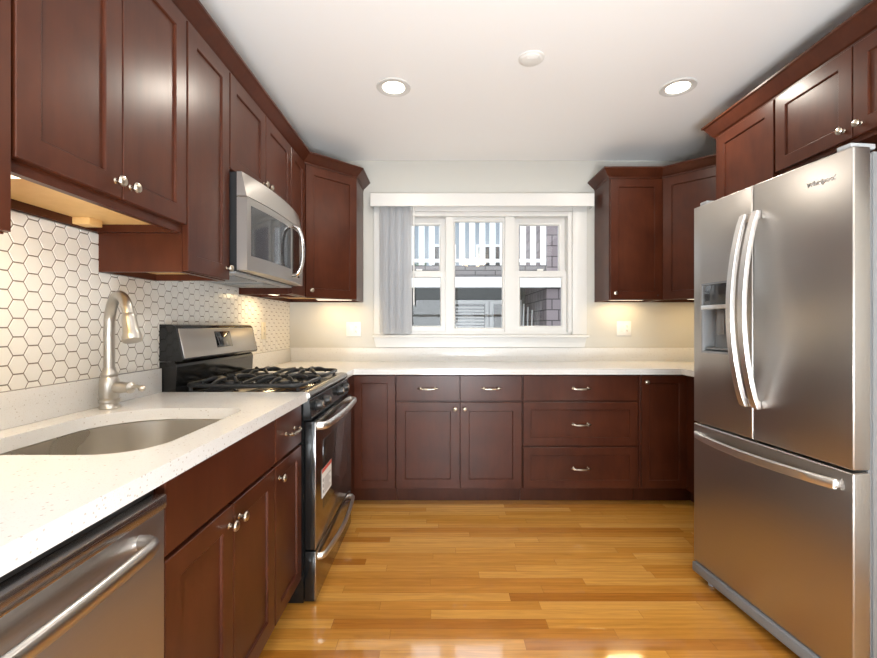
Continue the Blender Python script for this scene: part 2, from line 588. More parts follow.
YG = 3.57
m = MB()
J = [(WX0, WX0 + .03), (WX1 - .03, WX1)]
for a, b in J: m.box(a, b, YB + .001, YB + .12, WZ0 + .022, WZ1 - .03)
m.box(WX0, WX1, YB + .001, YB + .12, WZ1 - .03, WZ1)
m.box(WX0, WX1, YB + .02, YB + .12, WZ0, WZ0 + .022)
m.box(.060, .118, YB + .025, YB + .12, WZ0 + .022, WZ1 - .03)
m.box(.540, .618, YB + .025, YB + .12, WZ0 + .022, WZ1 - .03)
m.build('frame', TRIMP, w1, world=True)

def sash(x0, x1, z0, z1, gx0, gx1, gz0, gz1, yc, name='sash'):
    m = MB()
    y0, y1 = yc - .016, yc + .016
    def ring(a, b, c, d, y): return [(a, y, c), (b, y, c), (b, y, d), (a, y, d)]
    m.loft([ring(x0, x1, z0, z1, y1), ring(x0, x1, z0, z1, y0), ring(gx0 - .008, gx1 + .008, gz0 - .008, gz1 + .008, y0),
            ring(gx0, gx1, gz0, gz1, y0 + .01), ring(gx0, gx1, gz0, gz1, y1), ring(x0, x1, z0, z1, y1)], False, False)
    s = m.build(name, TRIMP, w1, world=True, smooth=False)
    MB().box(gx0 - .004, gx1 + .004, yc - .002, yc + .002, gz0 - .004, gz1 + .004).build('pane', GLASS, s, world=True, smooth=False)
    return s
# fixed middle light
sash(.118, .540, WZ0 + .022, WZ1 - .03, .137, .522, 1.184, 2.050, YG)
# double-hung units at the sides (upper sash behind, lower sash in front)
for (a, b) in ((WX0 + .03, .060), (.618, WX1 - .03)):
    ga, gb = (a + .040, b - .052) if a < 0 else (a + .052, b - .050)
    sash(a, b, 1.600, WZ1 - .03, ga, gb, 1.650, 2.030, YG + .035, 'upper_sash')
    ls = sash(a, b, WZ0 + .022, 1.648, ga, gb + (.014 if a > 0 else 0.006), 1.199, 1.592, YG - .002, 'lower_sash')
    MB().box((a + b) / 2 - .025, (a + b) / 2 + .025, YG - .03, YG - .016, 1.648, 1.662, .003).build('sash_lock', PLATE, ls, world=True)

# unseen rear window behind the camera, added to light the room
w2 = struct(bpy.data.objects.new('added_window', None)); COL.objects.link(w2)
w2.location = ((RX0 + RX1) / 2, YF, RZ0)
m = MB()
for a, b in ((RX0, RX0 + .06), (RX1 - .06, RX1), (.42, .48)):
    m.box(a, b, YF - .10, YF - .02, RZ0, RZ1)
for a, b in ((RZ0, RZ0 + .06), (RZ1 - .06, RZ1), (1.42, 1.48)):
    m.box(RX0, RX1, YF - .10, YF - .02, a, b)
m.build('frame', TRIMP, w2, world=True)
m = MB()
m.box(RX0 - .11, RX0, YF, YF + .02, RZ0 - .1, RZ1 + .11).box(RX1, RX1 + .11, YF, YF + .02, RZ0 - .1, RZ1 + .11)
m.box(RX0, RX1, YF, YF + .02, RZ1, RZ1 + .11).box(RX0, RX1, YF, YF + .04, RZ0 - .1, RZ0)
m.build('casing', TRIMP, w2, world=True)

# tiled splash on the left wall
def hex_tiles(zones, pitch=0.053, gap=0.0038):
    m = MB()
    side = (pitch - gap) / math.sqrt(3)
    dx = pitch * math.sqrt(3) / 2
    for (ya, yb, za, zb) in zones:
        sub = bmesh.new()
        i0, i1 = int(math.floor(ya / dx)) - 1, int(math.ceil(yb / dx)) + 1
        for i in range(i0, i1 + 1):
            for j in range(int(za / pitch) - 2, int(zb / pitch) + 2):
                cy, cz = i * dx, (j + (0.5 if i % 2 else 0.0)) * pitch
                if cy + side < ya or cy - side > yb or cz + pitch / 2 < za or cz - pitch / 2 > zb:
                    continue
                def ring(s, x): return [sub.verts.new((x, cy + s * math.cos(k * PI / 3), cz + s * math.sin(k * PI / 3))) for k in range(6)]
                r = [ring(side, XL + .002), ring(side, XL + .0055), ring(side - .0012, XL + .0066)]
                for a, b in zip(r[:-1], r[1:]):
                    for k in range(6):
                        sub.faces.new((a[k], a[(k + 1) % 6], b[(k + 1) % 6], b[k]))
                sub.faces.new(r[2])
        for co, no in (((0, ya, 0), (0, -1, 0)), ((0, yb, 0), (0, 1, 0)), ((0, 0, za), (0, 0, -1)), ((0, 0, zb), (0, 0, 1))):
            bmesh.ops.bisect_plane(sub, geom=sub.verts[:] + sub.edges[:] + sub.faces[:], plane_co=co, plane_no=no, clear_outer=True)
        me = bpy.data.meshes.new('tmp'); sub.to_mesh(me); sub.free()
        m.bm.from_mesh(me); bpy.data.meshes.remove(me)
    return m
ZONES = [(-.30, .905, 1.017, 1.386), (.905, 1.530, 1.017, 1.520), (1.530, 1.860, 1.017, 1.386), (1.860, 2.640, .915, 1.386), (1.845, 2.605, 1.386, 1.425),
         (2.640, 3.498, 1.017, 1.386)]
g = MB()
for (a, b, c, d) in ZONES: g.box(XL + .0005, XL + .0045, a, b, c, d)
gr = g.build('tile_grout', GROUT, wall_left, smooth=False)
tl = hex_tiles(ZONES).build('hexagon_tile', TILE, gr, smooth=False)

# ------------------------------------------------------------------ hardware (shared meshes)
KNOB = MB().lathe([(.0075, 0), (.0085, .002), (.0055, .005), (.005, .012), (.009, .016), (.0145, .019), (.0150, .022), (.0125, .0265), (.006, .029), (.0001, .0295)], axis=(0, -1, 0), seg=20).mesh('knob', PEWTER)
def pull_mesh():
    m = MB()
    for s in (-1, 1):
        m.lathe([(.008, 0), (.0085, .003), (.006, .006), (.0055, .015), (.0078, .020), (.0078, .026), (.003, .029)], (s * .048, 0, 0), (0, -1, 0), 14)
    pts, rad = [], []
    for i in range(17):
        t = -1 + 2 * i / 16
        pts.append((t * .066, -.022 - .010 * (1 - t * t) + .004 * max(0, abs(t) - .8) * 5 * .2, .004 * math.sin(t * PI) * 0 - .004 * (1 - t * t)))
        rad.append(.0042 + .0022 * (1 - abs(t)) - (.0015 if abs(t) > .95 else 0) + (.0016 if .62 < abs(t) < .8 else 0))
    m.tube(pts, rad, 10)
    return m.mesh('pull', PEWTER)
PULL = pull_mesh()
def knob(door, x, z, y=-.02): return link('knob', KNOB, door, (x, y, z))
def pull(front, x, z, y=-.02): return link('pull', PULL, front, (x, y, z))
FW = 0.058

# ------------------------------------------------------------------ base cabinets
def base_body(root, w, depth, h=CT0 - .001, top=True):
    m = MB()
    depth -= .003
    if top: m.box(.001, w - .001, 0, depth, .105, h)
    else:   # open at the top for a sink
        m.box(.001, .019, 0, depth, .105, h).box(w - .019, w - .001, 0, depth, .105, h)
        m.box(.019, w - .019, 0, .02, .105, h).box(.019, w - .019, depth - .012, depth, .105, h).box(.019, w - .019, .02, depth - .012, .105, .125)
    m.build('body', CHERRY, root, smooth=False)
    MB().box(.001, w - .001, .075, .095, 0.001, .105).build('toe_kick', CHERRY, root, smooth=False)

def door(root, x0, x1, z0, z1, kn=None, name='door', fw=FW):
    d = MB().panel(x0, x1, z0, z1, 0, .02, fw).build(name, CHERRY, root, smooth=False)
    if kn: knob(d, *kn)
    return d
def drawer(root, x0, x1, z0, z1, shaker=False, pl=True, name='drawer'):
    d = MB().panel(x0, x1, z0, z1, 0, .02, .05 if shaker else 0).build(name, CHERRY, root, smooth=False)
    if pl: pull(d, (x0 + x1) / 2, (z0 + z1) / 2)
    return d
DZ0, DZ1, WZa, WZb = .118, .690, .702, .866

# left run
c = thing('base_cabinet', 'cherry base cabinet on the camera side of the dishwasher', 'cabinet', (FL, -.322, 0), PI / 2, 'cherry base cabinets')
base_body(c, .62, .60)
drawer(c, .004, .616, WZa, WZb); door(c, .004, .308, DZ0, DZ1, (.28, .63)); door(c, .312, .616, DZ0, DZ1, (.34, .63))

c = thing('sink_base_cabinet', 'cherry sink base cabinet with two shaker doors under a wide plain false front', 'cabinet', (FL, .925, 0), PI / 2, 'cherry base cabinets')
base_body(c, .630, .60, .860, top=False)
drawer(c, .004, .626, WZa, WZb, pl=False, name='false_front')
door(c, .004, .313, DZ0, DZ1, (.284, .640)); door(c, .317, .626, DZ0, DZ1, (.346, .640))

c = thing('base_cabinet', 'narrow cherry base cabinet with one drawer and one door beside the gas range', 'cabinet', (FL, 1.556, 0), PI / 2, 'cherry base cabinets')
base_body(c, .300, .60)
drawer(c, .004, .296, WZa, WZb); door(c, .004, .296, DZ0, DZ1, (.034, .640), fw=.05)

# back run
c = thing('corner_base_cabinet', 'cherry corner base cabinet with a knobless door beside the gas range', 'cabinet', (-.575, FB, 0), 0, 'cherry base cabinets')
XC = -.286
MB().prism([(XL + .003, 2.645), (FL, 2.645), (FL, FB), (XC, FB), (XC, YB - .003), (XL + .003, YB - .003)], .105, CT0 - .001).build('body', CHERRY, c, True, False)
MB().prism([(FL - .075, 2.645), (FL - .075, FB + .075), (XC, FB + .075), (XC, FB + .095), (FL - .095, FB + .095), (FL - .095, 2.645)], .001, .105).build('toe_kick', CHERRY, c, True, False)
door(c, .012, .287, DZ0, WZb, fw=.05)

c = thing('base_cabinet', 'cherry base cabinet with two drawers over two doors below the window', 'cabinet', (XC + .001, FB, 0), 0, 'cherry base cabinets')
W = .557 - XC
base_body(c, W, .595)
h = .1405 - XC
drawer(c, .004, h - .003, WZa, WZb); drawer(c, h + .003, W - .004, WZa, WZb)
door(c, .004, h - .003, DZ0, DZ1, (h - .032, .647)); door(c, h + .003, W - .004, DZ0, DZ1, (h + .032, .647))

c = thing('drawer_cabinet', 'cherry base cabinet with a stack of three wide drawers', 'cabinet', (.559, FB, 0), 0, 'cherry base cabinets')
W = 1.338 - .559
base_body(c, W, .595)
drawer(c, .005, W - .014, WZa, WZb); drawer(c, .005, W - .014, .402, .690, True); drawer(c, .005, W - .014, .118, .390, True)

c = thing('corner_base_cabinet', 'cherry corner base cabinet with a single tall door by the refrigerator end', 'cabinet', (1.340, FB, 0), 0, 'cherry base cabinets')
XQ = 1.655
MB().prism([(1.340, YB - .003), (1.340, FB), (XQ, FB), (XQ, 2.630), (XR - .003, 2.630), (XR - .003, YB - .003)], .105, CT0 - .001).build('body', CHERRY, c, True, False)
MB().prism([(1.340, FB + .095), (1.340, FB + .075), (XQ + .075, FB + .075), (XQ + .075, 2.630), (XQ + .095, 2.630), (XQ + .095, FB + .095)], .001, .105).build('toe_kick', CHERRY, c, True, False)
door(c, .012, .312, DZ0, WZb, (.040, .826), fw=.05)

c = thing('base_cabinet', 'cherry base cabinet on the wall side, mostly hidden behind the refrigerator', 'cabinet', (XQ, 2.628, 0), -PI / 2, 'cherry base cabinets')
base_body(c, .42, .594)
drawer(c, .004, .416, WZa, WZb); door(c, .004, .416, DZ0, DZ1, (.38, .64))

# ------------------------------------------------------------------ worktops
def bez_loop(pts, per=8):
    """smooth closed loop through points (Catmull-Rom)"""
    n, out = len(pts), []
    for i in range(n):
        p0, p1, p2, p3 = (Vector(pts[(i + k - 1) % n]) for k in range(4))
        for s in range(per):
            t = s / per
            out.append(0.5 * ((2 * p1) + (p2 - p0) * t + (2 * p0 - 5 * p1 + 4 * p2 - p3) * t * t + (3 * p1 - p0 - 3 * p2 + p3) * t ** 3))
    return out
def superloop(n=64):
    """outline of the sink opening: straight front, wide curved back"""
    pts = []
    x0, x1, y0, y1 = -1.100, -.655, .952, 1.497     # x1 is the front edge
    rf, rb = .075, .20
    def corner(cx, cy, r, a0, k=10):
        for i in range(k + 1):
            a = a0 + PI / 2 * i / k
            pts.append(Vector((cx + r * math.cos(a), cy + r * math.sin(a))))
    corner(x1 - rf, y1 - rf, rf, 0)
    corner(x0 + rb, y1 - rb, rb, PI / 2)
    corner(x0 + .13, y0 + .13, .13, PI)
    corner(x1 - rf * 1.6, y0 + rf * 1.6, rf * 1.6, 1.5 * PI)
    return pts
SINK = superloop()
def plate_with_hole(outer, hole, z0, z1):
    m = MB(); bm = m.bm
    def loop(pts, z):
        v = [bm.verts.new((p[0], p[1], z)) for p in pts]
        e = [bm.edges.new((v[i], v[(i + 1) % len(v)])) for i in range(len(v))]
        return v, e
    o0, eo0 = loop(outer, z0); h0, eh0 = loop(hole, z0)
    o1, eo1 = loop(outer, z1); h1, eh1 = loop(hole, z1)
    bmesh.ops.triangle_fill(bm, edges=eo0 + eh0, use_beauty=True, use_dissolve=False)
    bmesh.ops.triangle_fill(bm, edges=eo1 + eh1, use_beauty=True, use_dissolve=False)
    for a, b in ((o0, o1), (h0, h1)):
        for i in range(len(a)):
            j = (i + 1) % len(a)
            bm.faces.new((a[i], a[j], b[j], b[i]))
    return m
CF = -.560
wt = thing('worktop', 'white speckled quartz worktop holding the sink, left of the gas range', 'countertop', (CF, .78, CT0), 0)
plate_with_hole([(XL + .001, -.33), (CF, -.33), (CF, 1.859), (XL + .001, 1.859)], SINK, CT0, CT1).build('slab', QUARTZ, wt, True, True, 30)
MB().box(XL + .001, XL + .021, -.33, 1.859, CT1, 1.016, .002).build('upstand', QUARTZ, wt, True)
wb = thing('worktop', 'white speckled quartz worktop running under the window from range to refrigerator', 'countertop', (.5, 2.86, CT0), 0)
CB, CR = 2.862, 1.610
m = MB().prism([(XL + .001, 2.642), (CF, 2.642), (CF, CB - .01), (CF + .01, CB), (CR, CB), (CR, 2.205), (XR - .001, 2.205), (XR - .001, YB - .001), (XL + .001, YB - .001)], CT0, CT1)
m.build('slab', QUARTZ, wb, True, True, 30)
m = MB().box(XL + .001, XL + .021, 2.642, YB - .022, CT1, 1.016, .002).box(XL + .001, XR - .001, YB - .021, YB - .001, CT1, 1.022, .002).box(XR - .021, XR - .001, 2.205, YB - .022, CT1, 1.016, .002)
m.build('upstand', QUARTZ, wb, True)

# ------------------------------------------------------------------ sink and faucet
sk = thing('kitchen_sink', 'stainless undermount sink with a curved back edge set in the worktop', 'sink', (-.88, 1.23, .68))
def shrink(loop, d):
    cx = sum(p.x for p in loop) / len(loop); cy = sum(p.y for p in loop) / len(loop)
    out = []
    for p in loop:
        v = Vector((p.x - cx, p.y - cy)); L_ = v.length
        out.append((cx + v.x * (1 - d / L_), cy + v.y * (1 - d / L_)))
    return out
rings = []
for d, z in ((-.022, .8735), (-.003, .8735), (.0, .8715), (.004, .78), (.010, .70), (.030, .675), (.06, .668), (.16, .664)):
    rings.append([(x, y, z) for x, y in shrink(SINK, d)])
b = MB(); b.loft(rings, False, True)
o = b.build('basin', STEELS, sk, True)
md = o.modifiers.new('thickness', 'SOLIDIFY'); md.thickness = 0.0015; md.offset = 1
MB().lathe([(.001, 0), (.045, 0), (.045, .003), (.036, .003), (.030, -.001), (.001, -.001)], (-.88, 1.23, .6665)).build('drain', CHROME, sk, True)

fx, fy = -1.130, 1.49
fa = thing('kitchen_faucet', 'brushed nickel gooseneck faucet with a side lever behind the sink', 'faucet', (fx, fy, CT1 + .0006))
MB().lathe([(.030, 0), (.031, .003), (.029, .008), (.0275, .012), (.0275, .018), (.031, .022), (.031, .030), (.0275, .034), (.029, .040), (.0300, .075), (.0290, .098), (.024, .108), (.0255, .116), (.0255, .120), (.020, .128), (.0185, .140)]).build('base', NICKEL, fa)
ang = math.atan2(-.60, .80)
ux, uy = math.cos(ang), math.sin(ang)
reach = .185
r0 = .092
pts = [(0, 0, .12), (0, 0, .20), (0, 0, .254)]
pts = [Vector(p) for p in pts]
for i in range(1, 15):
    a = PI - i / 14 * R(160)
    pts.append(Vector((ux * (r0 + r0 * math.cos(a)), uy * (r0 + r0 * math.cos(a)), .280 + r0 * 1.12 * math.sin(a))))
MB().tube(pts, [.0165] * len(pts), 18).build('neck', NICKEL, fa)
e = pts[-1]; dr = (pts[-1] - pts[-2]).normalized()
hd = MB().lathe([(.0165, -.004), (.019, .0), (.020, .01), (.0215, .036), (.0245, .060), (.0270, .070), (.0275, .075), (.0270, .086), (.021, .088), (.001, .085)], e, dr, 22).build('spray_head', NICKEL, fa)
hv = MB()
hv.lathe([(.020, 0), (.020, .030), (.018, .034), (.017, .058), (.020, .060), (.020, .064), (.013, .069), (.0085, .073)], (.018, 0, .072), (1, -.15, 0.0), 18)
hv.tube([(.085, -.012, .072), (.104, -.015, .078), (.118, -.017, .073)], [.0075, .0060, .0068], 12)
hv.lathe([(.001, -.0115), (.007, -.0095), (.0110, -.004), (.0115, 0), (.0110, .004), (.007, .0095), (.001, .0115)], (.124, -.018, .071), (1, -.15, -.3), 14)
hv.build('lever', NICKEL, fa)

# ------------------------------------------------------------------ dishwasher
dw = thing('dishwasher', 'stainless dishwasher with a curved bar handle beside the sink cabinet', 'dishwasher', (FL, .303, 0), PI / 2)
W = .612
MB().box(.004, W - .004, .02, .57, .11, .868).build('tub', BLACKP, dw, smooth=False)
MB().box(.004, W - .004, .03, .05, .002, .11).build('toe_panel', BLACKP, dw, smooth=False)
m = MB().box(.004, W - .004, -.008, .02, .846, .868, .002)
for k in range(12): m.box(.04 + k * .046, .066 + k * .046, -.0095, -.007, .854, .861)
m.build('vent_strip', BLACKP, dw)
d = MB().box(.003, W - .003, -.030, .02, .115, .815, .004).build('door', STEEL, dw)
MB().box(.003, W - .003, -.036, .02, .8152, .846, .005).build('control_strip', steel('dark_trim_steel', (.40, .37, .36), .25), dw)
e_ = .080
pts = [(e_, -.028, .780), (e_ + .001, -.048, .781), (e_ + .012, -.066, .782)]
for i in range(0, 11): pts.append((e_ + .035 + i * (W - 2 * e_ - .07) / 10, -.073 - .006 * math.sin(i / 10 * PI), .782))
pts += [(W - e_ - .012, -.066, .782), (W - e_ - .001, -.048, .781), (W - e_, -.028, .780)]
MB().tube(pts, .0125, 14, True, (1.2, .75)).build('handle', DWBAR, d)

# ------------------------------------------------------------------ gas range
RY0, RW = 1.863, .766
rg = thing('gas_range', 'stainless and black gas range with cast iron grates between the worktops', 'stove', (-.560, RY0, 0), PI / 2)
D = .635
MB().box(.002, RW - .002, .020, D, .006, .895).build('body', BLACK, rg, smooth=False)
for x in (.05, RW - .05):
    for y in (.08, D - .08): MB().lathe([(.018, 0.0005), (.018, .006)], (x, y, 0), seg=12).build('levelling_foot', BLACKP, rg)
m = MB().box(.0, RW, .035, D - .06, .895, .912, .004)
m.build('cooktop', BLACK, rg)
# rounded steel front rail of the cooktop
prof = [(.036, .880), (.004, .880), (-.006, .886), (-.010, .896), (-.007, .907), (.002, .914), (.020, .9165), (.036, .916)]
m = MB(); m.loft([[(x, y, z) for y, z in prof] for x in (0, RW)])
m.build('front_rail', steel('rail_steel', (.20, .19, .18), .26), rg)
cp = MB(); prof = [(.02, .880), (.000, .880), (-.004, .876), (-.014, .800), (-.012, .792), (.02, .792)]
cp.loft([[(x, y, z) for y, z in prof] for x in (.001, RW - .001)])
cpo = cp.build('control_panel', BLACK, rg, smooth=False)
for x in (.10, .235, .525, .66):
    k = MB().lathe([(.027, 0), (.027, .004), (.023, .008), (.021, .026), (.019, .029), (.001, .029)], (x, -.0095, .840), (0, -1, .12), 24)
    k.box(x - .0045, x + .0045, -.038, -.030, .820, .864, .002)
    ko = k.build('knob', BLACKP, cpo)
    MB().lathe([(.013, .0285), (.013, .0315), (.010, .0325), (.001, .0325)], (x, -.0095, .840), (0, -1, .12), 20).build('knob_cap', PEWTER, ko)
od = MB().box(.006, RW - .006, -.0245, .018, .232, .784, .003).build('oven_door', BLACK, rg)
MB().box(.005, RW - .005, -.031, -.0246, .231, .785, .0025).build('front_panel', STEELO, od)
MB().box(.125, RW - .125, -.0325, -.028, .36, .675, .002).build('window', DGLASS, od)
# bar handle: flat arc
def bar_handle(z, y0, out, x0, x1, rr, mat, parent, sag=0.0, flat=(1.25, .8)):
    pts = [(x0, y0, z), (x0 + .004, y0 - out * .55, z), (x0 + .02, y0 - out * .88, z)]
    n = 12
    for i in range(n + 1):
        t = i / n
        pts.append((x0 + .045 + (x1 - x0 - .09) * t, y0 - out - .012 * math.sin(t * PI), z - sag * math.sin(t * PI)))
    pts += [(x1 - .02, y0 - out * .88, z), (x1 - .004, y0 - out * .55, z), (x1, y0, z)]
    return MB().tube(pts, rr, 14, True, flat).build('handle', mat, parent)
bar_handle(.760, -.029, .040, .035, RW - .035, .0135, SATIN, od)
st = MB().box(.098, .270, -.0338, -.0330, .415, .545).build('energy_label', PAPER, od, smooth=False)
st['label'] = 'white warning sticker with a red band'
m = MB()
for k in range(7): m.box(.135 + .0 * k, .255 - (k % 3) * .018, -.0342, -.0336, .430 + k * .0105, .4335 + k * .0105)
for k in range(3): m.box(.112, .124, -.0342, -.0336, .434 + k * .026, .449 + k * .026)
m.build('printed_text', INK, st, smooth=False)
MB().box(.098, .270, -.0342, -.0336, .528, .545).build('red_band', REDINK, st, smooth=False)
sd = MB().box(.006, RW - .006, -.0245, .018, .010, .222, .003).build('storage_drawer', BLACK, rg)
MB().box(.005, RW - .005, -.031, -.0246, .009, .223, .0025).build('front_panel', STEELO, sd)
bar_handle(.185, -.029, .030, .045, RW - .045, .0115, SATIN, sd, .012)
# back guard
bg = MB(); prof = [(D + .006, .895), (D - .060, .895), (D - .066, .905), (D - .072, 1.020), (D - .068, 1.032), (D - .060, 1.042), (D + .006, 1.042)]
bg.loft([[(x, y, z) for y, z in prof] for x in (.0, RW)])
bgo = bg.build('backguard', BLACK, rg, smooth=False)
hd = MB(); prof = [(D + .006, 1.044), (D - .092, 1.044), (D - .098, 1.052), (D - .068, 1.190), (D - .058, 1.200), (D - .046, 1.204), (D + .006, 1.204)]
hd.loft([[(x, y, z) for y, z in prof] for x in (.0, RW)])
hdo = hd.build('control_head', BLACK, rg, smooth=False)
tilt = Matrix.Translation((0, D - .0975, 1.052)) @ Matrix.Rotation(-math.atan2(.030, .138), 4, 'X')
MB().box(.012, RW - .012, -.004, .004, .004, .137, .0035).xf(tilt).build('fascia', STEEL, hdo)
dp = MB().box(.300, .462, -.0052, -.003, .038, .120, .001).xf(tilt).build('display', DISPLAY, hdo)
m = MB()
for k in range(4): m.box(.315 + k * .008, .320 + k * .008, D - .0735, D - .0720, 1.028, 1.032)
# burners and grates
for x in (.205, RW - .205):
    for y in (.175, .43):
        b_ = MB().lathe([(.055, .912), (.055, .918), (.042, .921), (.042, .930), (.036, .930), (.034, .937), (.001, .938)], (x, y, 0), seg=28)
        b_.build('burner', IRON, rg)
def grate(x0, x1, y0, y1):
    m = MB(); z, r = .952, .0072
    cx = (x0 + x1) / 2
    def bar(p, q, n=6, lift=.0):
        p, q = Vector(p), Vector(q)
        m.tube([p.lerp(q, i / n) + Vector((0, 0, lift * math.sin(PI * i / n))) for i in range(n + 1)], r, 8, True, (1.25, .85))
    # rounded outer ring with feet
    rc = .05; loop = []
    for (ax, ay, a0) in ((x1 - rc, y1 - rc, 0), (x0 + rc, y1 - rc, PI / 2), (x0 + rc, y0 + rc, PI), (x1 - rc, y0 + rc, 1.5 * PI)):
        for i in range(6):
            a = a0 + PI / 2 * i / 5
            loop.append((ax + rc * math.cos(a), ay + rc * math.sin(a), z - .016))
    loop.append(loop[0])
    m.tube(loop, r, 8, True, (1.3, .9))
    ym = (y0 + y1) / 2
    bar((x0, ym, z - .008), (x1, ym, z - .008), lift=.008)
    for cy in (.175, .43):
        for k in range(4):
            a = PI / 4 + k * PI / 2
            dx, dy = math.cos(a), math.sin(a)
            p = Vector((cx + dx * .035, cy + dy * .035, z))
            q = Vector((cx + dx * .148, cy + dy * .112, z - .014))
            s = [p.lerp(q, t) + Vector((0, 0, .010 * math.sin(PI * t))) for t in (0, .2, .4, .6, .8, 1)]
            m.tube(s, [.0058, .0070, .0078, .0078, .0075, .0075], 8, True, (1.3, .9))
        for sx in (-1, 1):
            p = Vector((cx + sx * .045, cy, z)); q = Vector((x0 if sx < 0 else x1, cy, z - .016))
            m.tube([p.lerp(q, t) + Vector((0, 0, .010 * math.sin(PI * t))) for t in (0, .25, .5, .75, 1)], .0072, 8, True, (1.3, .9))
    for x in (x0 + .02, x1 - .02):
        for y in (y0 + .02, y1 - .02): m.tube([(x, y, .9121), (x, y, z - .012)], [.008, .007], 8)
    return m.build('grate', IRON, rg)
grate(.030, .373, .040, .552); grate(.387, .730, .040, .552)

# ------------------------------------------------------------------ wall cabinets
def wall_body(root, w, depth, z0, z1, under=True):
    m = MB()
    depth -= .003
    if under:    # recessed underside with a light rail in front
        m.box(.001, w - .001, 0, depth, z0 + .030, z1)
        m.box(.001, w - .001, 0, .02, z0, z0 + .030).box(.001, .018, .02, depth, z0, z0 + .030).box(w - .018, w - .001, .02, depth, z0, z0 + .030)
        m.box(.018, w - .018, depth - .016, depth, z0, z0 + .030)
        o = m.build('body', CHERRY, root, smooth=False)
        MB().box(.019, w - .019, .021, depth - .017, z0 + .026, z0 + .0298).build('underside', MAPLE, root, smooth=False)
    else:
        m.box(.001, w - .001, 0, depth, z0, z1)
        o = m.build('body', CHERRY, root, smooth=False)
    return o
UD0, UD1 = UBOT + .004, UTOP - .010
WG = 'cherry wall cabinets'
TB = 1.524
c = thing('wall_cabinet', 'cherry wall cabinet cut off by the frame edge, lower than the one over the sink', 'cabinet', (UL, .30, 0), PI / 2, WG)
wall_body(c, .604, .30, UBOT, UTOP)
door(c, .004, .300, UD0, UD1, (.27, UBOT + .05)); door(c, .304, .600, UD0, UD1, (.335, UBOT + .05))
c = thing('wall_cabinet', 'short cherry wall cabinet with two doors above the sink, maple underside showing', 'cabinet', (UL, .905, 0), PI / 2, WG)
wall_body(c, .624, .30, TB, UTOP)
door(c, .004, .310, TB + .028, UD1, (.283, TB + .070)); door(c, .314, .620, TB + .028, UD1, (.341, TB + .070))
MB().box(.50, .555, .225, .282, TB + .004, TB + .026, .002).build('cleat', MAPLE, c)
c = thing('wall_cabinet', 'narrow tall cherry wall cabinet between the sink cabinet and the microwave', 'cabinet', (UL, 1.530, 0), PI / 2, WG)
wall_body(c, .312, .30, UBOT, UTOP)
door(c, .004, .308, UD0, UD1, (.280, UBOT + .050))
c = thing('wall_cabinet', 'cherry wall cabinet with two short doors directly above the microwave', 'cabinet', (UL, 1.843, 0), PI / 2, WG)
wall_body(c, .765, .30, 1.862, UTOP, False)
door(c, .004, .380, 1.868, UD1, (.352, 1.915)); door(c, .385, .761, 1.868, UD1, (.413, 1.915))
c = thing('wall_cabinet', 'narrow cherry wall cabinet between the microwave and the angled corner cabinet', 'cabinet', (UL, 2.610, 0), PI / 2, WG)
wall_body(c, .289, .30, UBOT, UTOP)
door(c, .004, .272, UD0, UD1)

def corner_wall(label, cx, sx, kx):
    """pentagonal wall cabinet in a back corner; sx=+1 for the left corner, -1 for the right"""
    Xw = XL if sx > 0 else XR
    a = Vector((Xw + sx * .30, YB - .60)); b = Vector((Xw + sx * .60, YB - .30))
    mid = (a + b) / 2
    left = a if sx > 0 else b
    c = thing('corner_wall_cabinet', label, 'cabinet', (left.x, left.y, 0), sx * PI / 4, WG)
    e3 = Xw + sx * .003
    poly = [(e3, YB - .003), (Xw + sx * .60, YB - .003), (b.x, b.y), (a.x, a.y), (e3, YB - .60)]
    ins = [(Xw + sx * .016, YB - .016), (Xw + sx * .584, YB - .016), (b.x - sx * .018, b.y + .012), (a.x - sx * .012, a.y + .022), (Xw + sx * .016, YB - .582)]
    if sx < 0: poly.reverse(); ins.reverse()
    m = MB(); m.prism(poly, UBOT + .03, UTOP)
    m.loft([[(x, y, UBOT + .03) for x, y in poly], [(x, y, UBOT) for x, y in poly], [(x, y, UBOT) for x, y in ins], [(x, y, UBOT + .03) for x, y in ins]], False, False)
    m.build('body', CHERRY, c, True, False)
    MB().prism(ins, UBOT + .026, UBOT + .0298).build('underside', MAPLE, c, True, False)
    Lf = (b - a).length
    door(c, .010, Lf - .010, UD0, UD1, (kx if sx > 0 else Lf - kx, UBOT + .050))
    return c
corner_wall('angled cherry corner wall cabinet between the microwave run and the window', 0, 1, .045)
c = thing('wall_cabinet', 'cherry wall cabinet with one door on the back wall beside the window valance', 'cabinet', (1.256, UB, 0), 0, WG)
wall_body(c, 1.649 - 1.256, .30, UBOT, UTOP)
d = door(c, .006, .388, UD0, UD1, (.036, UBOT + .050))
MB().lathe([(.006, 0), (.006, .003), (.001, .004)], (.352, -.02, UBOT + .034), (0, -1, 0), 12).build('bumper', SLOT, d)
corner_wall('angled cherry corner wall cabinet behind the refrigerator', 0, -1, .045)
c = thing('wall_cabinet', 'shallow cherry wall cabinet tucked behind the deep cabinet by the refrigerator', 'cabinet', (XR - .30, 2.899, 0), -PI / 2, WG)
wall_body(c, .300, .30, UBOT, UTOP)
door(c, .004, .296, UD0, UD1)
FR = 1.660
c = thing('wall_cabinet', 'deep cherry wall cabinet with one tall door at the far end of the refrigerator', 'cabinet', (FR, 2.597, 0), -PI / 2, WG)
wall_body(c, .474, XR - FR, UBOT, UTOP + .045)
door(c, .045, .470, UD0, UTOP + .020)
c = thing('wall_cabinet', 'deep cherry wall cabinet with two short doors over the refrigerator', 'cabinet', (FR, 2.121, 0), -PI / 2, WG)
wall_body(c, .80, XR - FR, 1.925, UTOP + .045, False)
door(c, .006, .398, 1.944, UTOP + .020, (.366, 1.985)); door(c, .403, .794, 1.944, UTOP + .020, (.436, 1.985))
